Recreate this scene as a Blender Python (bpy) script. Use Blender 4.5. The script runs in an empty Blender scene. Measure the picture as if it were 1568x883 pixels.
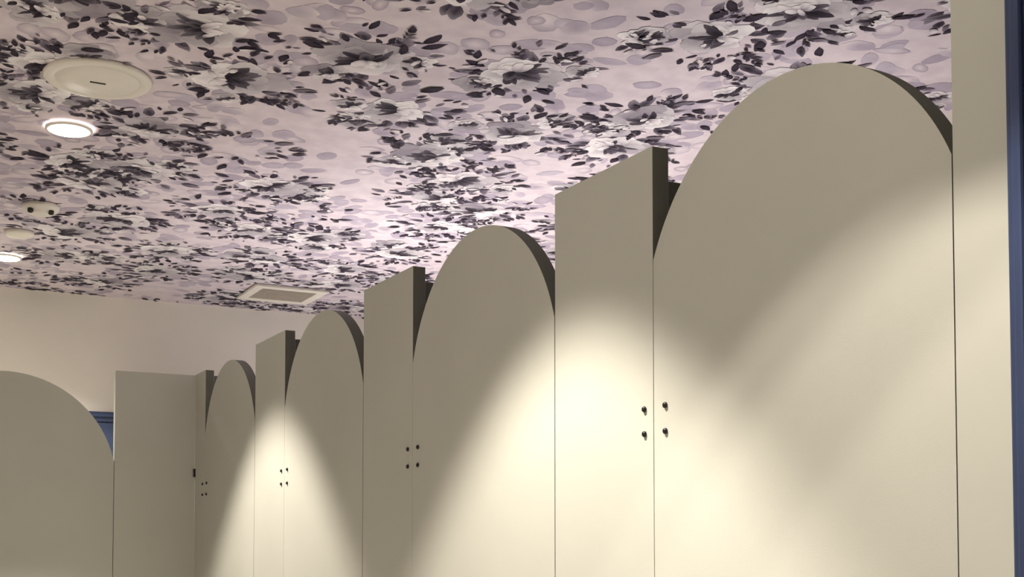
import bpy, bmesh, math, random
import numpy as np
from mathutils import Matrix, Vector

random.seed(21)
scene = bpy.context.scene
scene.view_settings.view_transform = 'Standard'
EYE = 1.5
CEIL = EYE + 1.353
PH = EYE + 0.724      # panel top
TH = 0.036
PERIOD = 1.12; PW = 0.362

def lin(r, g, b):
    f = lambda c: (c/255/12.92) if c/255 <= .04045 else ((c/255+.055)/1.055)**2.4
    return (f(r), f(g), f(b), 1.0)

# ---------------- materials ----------------
def mat(name, col, rough=.6, spec=.3, noise=0.0, nscale=8, bump=0.0, bscale=200, metallic=0, coat=0):
    m = bpy.data.materials.new(name); m.use_nodes = True
    nt = m.node_tree; b = nt.nodes['Principled BSDF']
    b.inputs['Roughness'].default_value = rough
    b.inputs['Specular IOR Level'].default_value = spec
    b.inputs['Metallic'].default_value = metallic
    b.inputs['Base Color'].default_value = col
    tc = nt.nodes.new('ShaderNodeTexCoord')
    if noise > 0:
        n = nt.nodes.new('ShaderNodeTexNoise'); n.inputs['Scale'].default_value = nscale
        n.inputs['Detail'].default_value = 5
        nt.links.new(tc.outputs['Object'], n.inputs['Vector'])
        r = nt.nodes.new('ShaderNodeValToRGB')
        r.color_ramp.elements[0].position = .3; r.color_ramp.elements[1].position = .7
        r.color_ramp.elements[0].color = tuple(c*(1-noise) for c in col[:3])+(1,)
        r.color_ramp.elements[1].color = tuple(min(1, c*(1+noise)) for c in col[:3])+(1,)
        nt.links.new(n.outputs['Fac'], r.inputs['Fac'])
        nt.links.new(r.outputs['Color'], b.inputs['Base Color'])
    if bump > 0:
        n2 = nt.nodes.new('ShaderNodeTexNoise'); n2.inputs['Scale'].default_value = bscale
        n2.inputs['Detail'].default_value = 3
        nt.links.new(tc.outputs['Object'], n2.inputs['Vector'])
        bp = nt.nodes.new('ShaderNodeBump'); bp.inputs['Strength'].default_value = bump
        bp.inputs['Distance'].default_value = .002
        nt.links.new(n2.outputs['Fac'], bp.inputs['Height'])
        nt.links.new(bp.outputs['Normal'], b.inputs['Normal'])
    return m

def emis(name, col, s):
    m = bpy.data.materials.new(name); m.use_nodes = True
    b = m.node_tree.nodes['Principled BSDF']
    b.inputs['Emission Color'].default_value = col
    b.inputs['Emission Strength'].default_value = s
    return m

SAGE = (.505, .505, .44, 1)
M_sage = mat('sage_laminate', SAGE, .55, .25, noise=.03, nscale=3, bump=.08, bscale=400)
M_edge = mat('sage_edge_shade', (.13, .13, .11, 1), .6, .2, noise=.05, nscale=20)  # shading of door and panel edges, put into a darker sage
M_black = mat('black_metal', (.008, .007, .007, 1), .4, .4, noise=.1, nscale=50)
M_wall = mat('cream_plaster', (.78, .735, .68, 1), .85, .15, noise=.05, nscale=2.2, bump=.25, bscale=60)
M_pier = mat('sage_wall_paint', SAGE, .7, .2, noise=.03, nscale=3)
M_navy = mat('navy_gloss_paint', (.035, .052, .115, 1), .4, .35, noise=.08, nscale=6)
M_floor = mat('terrazzo_floor', (.60, .58, .55, 1), .4, .4, noise=.15, nscale=60)
M_white = mat('offwhite_plastic', (.80, .76, .68, 1), .45, .3, noise=.02, nscale=10)
M_dark = mat('dark_recess', (.05, .045, .04, 1), .8, .1, noise=.1, nscale=30)
M_grille = mat('vent_grille', (.42, .37, .31, 1), .6, .2, noise=.05, nscale=30)
M_led = emis('led_diffuser', (1, .9, .8, 1), 40)
M_globe = emis('fill_globe_glow', (1, .93, .85, 1), 8.5)  # glow of the added fill-light globes
M_brass = mat('brass', (.6, .45, .2, 1), .3, .5, noise=.05, nscale=20, metallic=1)

# ---------------- mesh builder ----------------
class MB:
    def __init__(s): s.bm = bmesh.new(); s.mats = []
    def mi(s, m):
        if m not in s.mats: s.mats.append(m)
        return s.mats.index(m)
    def box(s, x0, x1, y0, y1, z0, z1, m, bev=0.0, edge=None):
        r = bmesh.ops.create_cube(s.bm, size=1)
        vs = r['verts']
        for v in vs:
            v.co = Vector(((x0+x1)/2+v.co.x*(x1-x0), (y0+y1)/2+v.co.y*(y1-y0), (z0+z1)/2+v.co.z*(z1-z0)))
        fs = set(f for v in vs for f in v.link_faces)
        for f in fs:
            f.normal_update()
            f.material_index = s.mi(edge) if (edge and abs(f.normal.x) < .5) else s.mi(m)
        if bev:
            es = list(set(e for v in vs for e in v.link_edges))
            bmesh.ops.bevel(s.bm, geom=es, offset=bev, segments=2, affect='EDGES', profile=.5, clamp_overlap=True)
    def prism(s, pts, axis, a0, a1, m, edge=None):
        def P(a, p): return (a, p[0], p[1]) if axis == 'x' else (p[0], a, p[1])
        A = [s.bm.verts.new(P(a0, p)) for p in pts]; B = [s.bm.verts.new(P(a1, p)) for p in pts]
        f = s.bm.faces.new(A); f.material_index = s.mi(m)
        f = s.bm.faces.new(B[::-1]); f.material_index = s.mi(m)
        n = len(pts)
        for i in range(n):
            j = (i+1) % n
            f = s.bm.faces.new((A[j], A[i], B[i], B[j])); f.material_index = s.mi(edge or m)
    def lathe(s, c, prof, m, n=48, axis='z', smooth=True):
        rings = []
        for r, h in prof:
            ring = []
            for i in range(n):
                a = 2*math.pi*i/n
                if axis == 'z': p = (c[0]+r*math.cos(a), c[1]+r*math.sin(a), c[2]+h)
                elif axis == 'x': p = (c[0]+h, c[1]+r*math.cos(a), c[2]+r*math.sin(a))
                else: p = (c[0]+r*math.cos(a), c[1]+h, c[2]+r*math.sin(a))
                ring.append(s.bm.verts.new(p))
            rings.append(ring)
        for k in range(len(rings)-1):
            mm = m[k] if isinstance(m, list) else m
            for i in range(n):
                j = (i+1) % n
                f = s.bm.faces.new((rings[k][i], rings[k][j], rings[k+1][j], rings[k+1][i]))
                f.material_index = s.mi(mm); f.smooth = smooth
        mm = m[-1] if isinstance(m, list) else m
        for ring in (rings[0], rings[-1]):
            f = s.bm.faces.new(ring); f.material_index = s.mi(mm)
    def done(s, name):
        bmesh.ops.recalc_face_normals(s.bm, faces=s.bm.faces[:])
        me = bpy.data.meshes.new(name); s.bm.to_mesh(me); s.bm.free()
        for m in s.mats: me.materials.append(m)
        o = bpy.data.objects.new(name, me); scene.collection.objects.link(o)
        return o

def bolt(mb, pos, r=.0056, axis='x', sgn=-1):
    h = sgn
    mb.lathe(pos, [(r*.9, 0), (r, .001*h), (r, .003*h), (r*.8, .0048*h), (r*.35, .0058*h)], M_black, n=16, axis=axis)

# ---------------- room shell ----------------
X0, X1, Y0, Y1 = -2.5, 1.75, -4.2, 5.22
def wall(name, *b, m=M_wall):
    mb = MB(); mb.box(*b, m); return mb.done(name)
wall('floor', X0-.1, X1+.1, Y0-.1, Y1+.1, -.1, 0, m=M_floor)
wall('wall_far', X0-.1, X1+.1, Y1, Y1+.1, 0, CEIL)
wall('wall_right', X1, X1+.1, Y0, Y1, 0, CEIL)
wall('wall_left', X0-.1, X0, Y0, Y1, 0, CEIL)
wall('wall_back', X0-.1, X1+.1, Y0-.1, Y0, 0, CEIL)
PY = -.706; PE = -.817
wall('wall_stall_end', 0, X1, PE, PY, 0, CEIL, m=M_pier)
mb = MB()
mb.box(0, .1, -1.9, PE, 2.52, CEIL, M_pier)
mb.box(0, .1, Y0, -1.9, 0, CEIL, M_pier)
mb.done('wall_side')
def blue_door(name, axis, a0, a1, face, sgn, top, cw=.09):
    """axis 'y': spans y (in plane x=face), faces -x ; axis 'x': spans x, in plane y=face faces -y"""
    mb = MB()
    def bx(p0, p1, d0, d1, z0, z1, bev=.004):
        lo, hi = sorted((face+sgn*d0, face+sgn*d1))
        if axis == 'y': mb.box(lo, hi, p0, p1, z0, z1, M_navy, bev)
        else: mb.box(p0, p1, lo, hi, z0, z1, M_navy, bev)
    bx(a0, a0+cw, -.0, .03, 0, top); bx(a1-cw, a1, -.0, .03, 0, top); bx(a0+cw, a1-cw, 0, .03, top-cw, top)
    bx(a0+.015, a0+.03, .03, .04, 0, top); bx(a1-.03, a1-.015, .03, .04, 0, top); bx(a0, a1, .03, .045, top-.03, top-.01)
    p0, p1 = a0+cw+.003, a1-cw-.003; t = top-cw-.003
    bx(p0, p1, .0, .012, .01, t)
    st = .1
    bx(p0, p0+st, .012, .022, .01, t); bx(p1-st, p1, .012, .022, .01, t)
    for z0, z1 in ((.01, .2), (1.0, 1.12), (t-st, t)): bx(p0+st, p1-st, .012, .022, z0, z1)
    for z0, z1 in ((.26, .94), (1.18, t-st-.06)): bx(p0+st+.06, p1-st-.06, .012, .018, z0, z1)
    k = (face+sgn*.022)
    if axis == 'y': mb.lathe((k, p0+.05, 1.02), [(.012, 0), (.012, sgn*.02), (.026, sgn*.03), (.026, sgn*.045), (.01, sgn*.055)], M_brass, axis='x', n=24)
    else: mb.lathe((p0+.05, k, 1.02), [(.012, 0), (.012, sgn*.02), (.026, sgn*.03), (.026, sgn*.045), (.01, sgn*.055)], M_brass, axis='y', n=24)
    return mb.done(name)
blue_door('door_1', 'y', -1.9, PE, 0, -1, 2.52)
blue_door('door_2', 'x', -.98, .0, Y1-.001, -1, EYE+.71, cw=.055)

# ---------------- stalls ----------------
BOT = .12
def arch_pts(c, hw, R, zc, n=64):
    a0 = math.acos(min(1, hw/R))
    pts = [(c-hw, BOT), (c+hw, BOT)]
    for i in range(n+1):
        a = a0 + (math.pi-2*a0)*i/n
        pts.append((c+R*math.cos(a), EYE+zc+R*math.sin(a)))
    return pts

def row_door(y0, y1, R, zc):
    mb = MB(); c = (y0+y1)/2; hw = (y1-y0)/2-.0022
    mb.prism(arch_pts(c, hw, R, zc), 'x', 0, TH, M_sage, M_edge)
    for zb in (EYE, .55):
        for dz in (.2445, .198):
            bolt(mb, (0, y1-.040, zb+dz-.0015))
    return mb.done('toilet_stall_door')

def row_panel(y0, y1):
    mb = MB()
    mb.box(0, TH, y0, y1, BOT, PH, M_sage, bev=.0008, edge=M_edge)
    for zb in (EYE, .55):
        for dz in (.2415, .196):
            bolt(mb, (0, y0+.027, zb+dz))
    mb.box(.006, .03, (y0+y1)/2-.03, (y0+y1)/2+.03, 0, BOT, M_black)
    return mb.done('toilet_stall_panel')

CROSS = 3.535
row_door(PY, 0, .388, .346)
for k in range(3):
    y = PERIOD*k
    row_panel(y, y+PW)
    row_door(y+PW, y+PERIOD, .398, .338-.011*k)
row_panel(PERIOD*3, CROSS)
for k in range(3):
    y = PERIOD*k + PW*.5
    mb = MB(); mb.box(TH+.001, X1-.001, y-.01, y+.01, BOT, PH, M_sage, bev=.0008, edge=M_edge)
    mb.box(.3, .34, y-.012, y+.012, 0, BOT, M_black); mb.box(1.3, 1.34, y-.012, y+.012, 0, BOT, M_black)
    mb.done('toilet_stall_divider')
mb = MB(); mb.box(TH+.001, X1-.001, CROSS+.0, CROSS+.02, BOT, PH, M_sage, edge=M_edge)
mb.box(.3, .34, CROSS, CROSS+.02, 0, BOT, M_black); mb.done('toilet_stall_divider')

# cross row facing -y
EW = .338; CW = .88
mb = MB()
mb.box(-EW, 0, CROSS, CROSS+TH, BOT, PH-.003, M_sage, bev=.0008)
mb.box(-.012, .012, CROSS-.012, CROSS, EYE+.275, EYE+.315, M_black, bev=.002)
mb.box(-.012, .012, CROSS-.012, CROSS, .6, .64, M_black, bev=.002)
mb.box(-.2, -.14, CROSS+.006, CROSS+.03, 0, BOT, M_black)
mb.done('toilet_stall_panel')
def cross_door(xa, xb):
    mb = MB(); c = (xa+xb)/2; hw = (xb-xa)/2-.0022
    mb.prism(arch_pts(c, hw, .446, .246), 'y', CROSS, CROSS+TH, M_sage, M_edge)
    return mb.done('toilet_stall_door')
cross_door(-EW-CW, -EW)
mb = MB()
mb.box(-EW-CW-PW, -EW-CW, CROSS, CROSS+TH, BOT, PH, M_sage, bev=.0008, edge=M_sage)
mb.box(-1.44, -1.38, CROSS+.006, CROSS+.03, 0, BOT, M_black)
mb.done('toilet_stall_panel')
xb = -EW-CW-PW
cross_door(xb-CW, xb)
wall('wall_cross_end', X0, xb-CW, CROSS, CROSS+.1, 0, CEIL)
for xp in (.025, -EW-CW-PW*.5):
    mb = MB(); mb.box(xp-.01, xp+.01, CROSS+TH, Y1-.06, BOT, PH-.02, M_sage)
    mb.box(xp-.012, xp+.012, 4.2, 4.24, 0, BOT, M_black)
    mb.done('toilet_stall_divider')

# ---------------- ceiling with floral wallpaper ----------------
def lerp(a, b, t): return tuple(a[i]*(1-t)+b[i]*t for i in range(3))
def L3(r, g, b): return lin(r, g, b)[:3]
US = [0, .12, .32, .55, .78, .93, 1.0]
def petal(cx, cy, ang, L, W, cb, ct, cm, layer, bend=0.0, rnd=.5, cmid_u=.5, wob=.1):
    ca, sa = math.cos(ang), math.sin(ang)
    def w(u):
        lf = math.sin(math.pi*u**.85)
        rd = math.sqrt(max(0, 1-(abs(u-.6)/.6)**2)) if u < .6 else math.sqrt(max(0, 1-((u-.6)/.4)**2))
        return lf*(1-rnd)+rd*rnd
    pts = []; cols = []
    for i, u in enumerate(US):
        ww = w(u)*W*.5*(1+random.uniform(-wob, wob))
        pts.append((u*L*(1+random.uniform(-wob, wob)*.4), ww+bend*u*u*L)); cols.append(lerp(cb, ct, u**.8))
    for i in range(5, 0, -1):
        u = US[i]; ww = w(u)*W*.5*(1+random.uniform(-wob, wob))
        pts.append((u*L*(1+random.uniform(-wob, wob)*.4), -ww+bend*u*u*L)); cols.append(lerp(cb, ct, u**.8))
    pts.append((cmid_u*L, bend*.25*L)); cols.append(cm)
    V_l = [(cx+x*ca-y*sa, cy+x*sa+y*ca) for x, y in pts]
    if any(not (X0+.002 < p[0] < X1-.002 and Y0+.002 < p[1] < Y1-.002) for p in V_l): return
    items.append((layer+random.random()*.5, V_l, cols))
items = []
WH = L3(252, 247, 248); PALE = L3(232, 223, 227); GR = L3(152, 144, 155); MID = L3(110, 101, 114)
DK = L3(66, 58, 71); BK = L3(32, 27, 36); LAV = L3(182, 171, 186); LAV2 = L3(196, 186, 199); PK = L3(232, 221, 225)
U = random.uniform
def dark_leaf(x, y, a, s=1.0, layer=8):
    L = U(.032, .074)*s; W = L*U(.34, .54)
    q = random.random()
    if q < .5: c = (BK, DK, DK)
    elif q < .78: c = (DK, MID, BK)
    else: c = (MID, GR, MID)
    petal(x, y, a, L, W, *c, layer, bend=U(-.3, .3), rnd=U(0, .35))
def flower(x, y, R, dk=0.0):
    aa = U(0, 6.28)
    def tone(a, lo, hi):
        t = .5*(1+math.cos(a-aa))
        return lerp(hi, lo, min(1, max(0, t*.75+dk-.08+U(-.12, .12))))
    for ring, (n, rr, wd, base) in enumerate(((10, 1.0, .75, GR), (9, .78, .8, MID), (7, .56, .85, DK), (6, .38, .9, BK))):
        a0 = U(0, 6.28)
        ox = -math.cos(aa)*R*.07*ring; oy = -math.sin(aa)*R*.07*ring
        for i in range(n):
            a = a0+6.283*i/n+U(-.2, .2); r = R*rr*U(.82, 1.15)
            tip = tone(a, GR, WH)
            petal(x+ox, y+oy, a, r, r*wd*U(.75, 1.1), base, tip, lerp(base, tip, U(.4, .8)), 3+ring*.8, bend=U(-.2, .2), rnd=1, cmid_u=U(.4, .55), wob=.16)
    for i in range(14):
        a = aa+U(-1.5, 1.5)
        petal(x-math.cos(aa)*R*.3, y-math.sin(aa)*R*.3, a, R*U(.4, .85), R*U(.18, .34), BK, lerp(DK, GR, U(0, .7)), BK, 6.3, bend=U(-.4, .4), rnd=.6)
    for i in range(7):
        a = aa+math.pi+U(-1.5, 1.5)
        petal(x-math.cos(aa)*R*.2, y-math.sin(aa)*R*.2, a, R*U(.25, .6), R*U(.14, .28), MID, WH, PALE, 6.5, bend=U(-.4, .4), rnd=.9)
def sprig(x, y, a, n, s):
    for i in range(n):
        a += U(-.25, .25)
        x += math.cos(a)*.027*s; y += math.sin(a)*.027*s
        if random.random() < .85: dark_leaf(x, y, a+U(.5, .9), s*U(.5, .8))
        if random.random() < .85: dark_leaf(x, y, a-U(.5, .9), s*U(.5, .8))
    dark_leaf(x, y, a, s*.8)
G = .44
ny = int((Y1-Y0)/G)+1; nx = int((X1-X0)/G)+2
for i in range(-1, nx):
    for j in range(ny):
        cx = X0+(i+.5+(.5 if j % 2 else 0))*G+U(-.15, .15); cy = Y0+(j+.5)*G+U(-.15, .15)
        for _ in range(30):
            x = cx+random.gauss(0, .18); y = cy+random.gauss(0, .18)
            petal(x, y, U(0, 6.28), U(.05, .12), U(.04, .085), random.choice((LAV, LAV2, PK)), random.choice((LAV, LAV2)), random.choice((LAV, LAV2, PK)), 1, bend=U(-.2, .2), rnd=U(.5, 1))
        if random.random() < .92:
            flower(cx, cy, U(.095, .14), random.choice((0, 0, .2)))
            for _ in range(random.randint(1, 3)):
                a = U(0, 6.28); d = U(.13, .19); flower(cx+math.cos(a)*d, cy+math.sin(a)*d, U(.045, .085), random.choice((0, .2)))
            for _ in range(9):
                a = U(0, 6.28); r = U(.07, .12)
                petal(cx+r*math.cos(a), cy+r*math.sin(a), a+U(-.5, .5), U(.06, .1), U(.03, .045), DK, GR, DK, 2, bend=U(-.3, .3), rnd=.3)
        for _ in range(random.randint(36, 50)):
            a = U(0, 6.28); r = U(.10, .22)
            dark_leaf(cx+r*math.cos(a), cy+r*math.sin(a), a+U(-.9, .9), U(.5, 1.1), layer=random.choice((2.5, 8)))
        for _ in range(random.randint(2, 4)):
            a = U(0, 6.28); sprig(cx+.12*math.cos(a), cy+.12*math.sin(a), a, random.randint(3, 5), U(.6, .95))
        for _ in range(5):
            x = cx+U(-.2, .2); y = cy+U(-.2, .2)
            petal(x, y, U(0, 6.28), U(.03, .05), U(.014, .024), GR, WH, PALE, 8, rnd=.6)
items.sort(key=lambda t: t[0])
N = len(items)
verts = []; faces = []; cols = []
BASEC = L3(224, 212, 218)
z = CEIL
slab = [(X0-.1, Y0-.1), (X1+.1, Y0-.1), (X1+.1, Y1+.1), (X0-.1, Y1+.1)]
for p in slab: verts.append((p[0], p[1], z)); cols.append(BASEC)
for p in slab: verts.append((p[0], p[1], z+.1)); cols.append(BASEC)
faces += [(3, 2, 1, 0), (4, 5, 6, 7), (0, 1, 5, 4), (1, 2, 6, 5), (2, 3, 7, 6), (3, 0, 4, 7)]
for k, (_, vl, cl) in enumerate(items):
    zz = CEIL-.0004-.004*k/N
    b = len(verts)
    for p in vl: verts.append((p[0], p[1], zz))
    cols.extend(cl)
    n = len(vl)-1
    for i in range(n): faces.append((b+(i+1) % n, b+i, b+n))
me = bpy.data.meshes.new('ceiling'); me.from_pydata(verts, [], faces); me.update()
ca = me.color_attributes.new('Col', 'FLOAT_COLOR', 'POINT')
arr = np.ones((len(verts), 4), dtype=np.float32); arr[:, :3] = np.array(cols, dtype=np.float32)
ca.data.foreach_set('color', arr.ravel())
m = bpy.data.materials.new('floral_wallpaper'); m.use_nodes = True
nt = m.node_tree; b = nt.nodes['Principled BSDF']
b.inputs['Roughness'].default_value = .8; b.inputs['Specular IOR Level'].default_value = .1
at = nt.nodes.new('ShaderNodeVertexColor'); at.layer_name = 'Col'
tc = nt.nodes.new('ShaderNodeTexCoord'); n = nt.nodes.new('ShaderNodeTexNoise'); n.inputs['Scale'].default_value = 14; n.inputs['Detail'].default_value = 6
nt.links.new(tc.outputs['Object'], n.inputs['Vector'])
r = nt.nodes.new('ShaderNodeValToRGB'); r.color_ramp.elements[0].position = .38; r.color_ramp.elements[1].position = .62
r.color_ramp.elements[0].color = (.88, .87, .89, 1); r.color_ramp.elements[1].color = (1, 1, 1, 1)
nt.links.new(n.outputs['Fac'], r.inputs['Fac'])
mx = nt.nodes.new('ShaderNodeMix'); mx.data_type = 'RGBA'; mx.blend_type = 'MULTIPLY'; mx.inputs[0].default_value = 1
nt.links.new(at.outputs['Color'], mx.inputs[6]); nt.links.new(r.outputs['Color'], mx.inputs[7])
nt.links.new(mx.outputs[2], b.inputs['Base Color'])
me.materials.append(m)
o = bpy.data.objects.new('ceiling', me); scene.collection.objects.link(o)
print('petals', N)

# ---------------- ceiling fittings ----------------
CZ = CEIL-.0046
LX = -.70
def ceiling_light(y, x=LX, power=200, blend=.34, spot=81):
    mb = MB()
    mb.lathe((x, y, CZ), [(.074, .002), (.074, -.005), (.070, -.008), (.064, -.008), (.062, -.006), (.059, -.010), (.02, -.014)], [M_white]*4+[M_led]*2+[M_led], n=48)
    mb.done('recessed_downlight')
    ld = bpy.data.lights.new('downlight_spot', 'SPOT'); ld.energy = power
    ld.spot_size = math.radians(spot); ld.spot_blend = blend; ld.shadow_soft_size = .03
    ld.color = (1, .915, .815)
    lo = bpy.data.objects.new('downlight_beam', ld); scene.collection.objects.link(lo)
    lo.location = (x, y, CZ-.03)
for y, p in ((-3.3, 150), (.28, 250), (2.35, 235)): ceiling_light(y, power=p)
ceiling_light(4.42, power=230, blend=.6, spot=124)
for y in (-.68, -.86, -1.17): ceiling_light(y, power=40, blend=.04, spot=79)

mb = MB()
mb.lathe((-.69, 1.845, CZ), [(.152, .002), (.152, -.006), (.147, -.011), (.120, -.012), (.118, -.009), (.116, -.009), (.114, -.0125), (.05, -.0135), (.01, -.014)], M_white, n=72)
mb.box(-.712, -.668, 1.841, 1.849, CZ-.0155, CZ-.0135, M_dark)
mb.done('ceiling_speaker')
mb = MB()
mb.lathe((-.664, 3.387, CZ), [(.072, .002), (.072, -.012), (.066, -.022), (.05, -.026), (.048, -.034), (.036, -.038), (.01, -.039)], M_white, n=48)
for dx in (-.043, .035): mb.lathe((-.664+dx, 3.35, CZ-.027), [(.011, .002), (.011, -.010), (.007, -.014)], M_dark, n=20)
mb.done('smoke_detector')
mb = MB()
mb.lathe((-.693, 3.89, CZ), [(.062, .002), (.062, -.010), (.055, -.016), (.03, -.018), (.01, -.019)], M_white, n=48)
mb.done('ceiling_sprinkler_cover')
mb = MB(); vx, vy, s = .73, 4.67, .2
for a, b_, c_, d_ in ((-s, s, -s, -s+.05), (-s, s, s-.05, s), (-s, -s+.05, -s+.05, s-.05), (s-.05, s, -s+.05, s-.05)):
    mb.box(vx+a, vx+b_, vy+c_, vy+d_, CZ-.012, CZ+.002, M_white, bev=.003)
mb.box(vx-s+.05, vx+s-.05, vy-s+.05, vy+s-.05, CZ-.003, CZ+.001, M_grille)
for i in range(9):
    yy = vy-s+.07+i*.0325
    mb.box(vx-s+.05, vx+s-.05, yy-.009, yy+.009, CZ-.009, CZ-.005, M_grille)
mb.done('air_vent')

def uplight(y, x=X1, power=14, off=.7, z=1.85):  # added, hidden in the stalls: spot and dummy fixture to brighten the ceiling
    mb = MB()
    mb.lathe((x-.07, y, 2.0), [(.02, -.06), (.045, -.05), (.06, .04), (.055, .04), (.04, -.03)], M_white, n=32)
    mb.box(x-.03, x, y-.03, y+.03, 1.96, 2.02, M_white, bev=.004)
    mb.done('added_uplight')
    ld = bpy.data.lights.new('uplight', 'SPOT'); ld.energy = power; ld.spot_size = math.radians(150); ld.spot_blend = .8
    ld.shadow_soft_size = .08; ld.color = (1, .93, .89)
    lo = bpy.data.objects.new('uplight_fill', ld); scene.collection.objects.link(lo)
    lo.location = (x-off, y, z); lo.rotation_euler = (math.pi, 0, 0)
for y, p in ((.75, 22), (1.85, 30)): uplight(y, power=p)
uplight(3.05, power=56, off=.85, z=1.8)
uplight(4.3, power=30, off=.7, z=1.8)

# glowing globes added as fill light along the unseen left wall
def globe(y):
    mb = MB()
    R = .1; c = (X0+.16, y, 2.05)
    prof = [(R*math.sin(math.pi*i/24)+.0005, -R*math.cos(math.pi*i/24)) for i in range(25)]
    mb.lathe(c, prof, M_globe, n=32)
    mb.lathe((X0, y, 2.05), [(.05, 0), (.05, .012), (.015, .02), (.015, .07)], M_brass, n=24, axis='x')
    mb.done('fill_light_globe')
for y in (-2.6, -1.3, 0.0): globe(y)

# ---------------- world ----------------
w = bpy.data.worlds.new('World'); scene.world = w; w.use_nodes = True
w.node_tree.nodes['Background'].inputs[0].default_value = (.8, .75, .7, 1)
w.node_tree.nodes['Background'].inputs[1].default_value = .3

# ---------------- camera ----------------
cd = bpy.data.cameras.new('camera'); cam = bpy.data.objects.new('camera', cd)
scene.collection.objects.link(cam); scene.camera = cam
PITCH = math.radians(2.5)
fpx = 1900/1568
cd.sensor_width = 36; cd.lens = 36*fpx
cd.shift_y = (828-441.5)/1568 - fpx*math.tan(PITCH)
cam.location = (-1.267, -1.874, EYE)
cam.rotation_euler = (math.radians(90)+PITCH, 0, -math.atan2(.4624, .8867))
cd.clip_start = .02
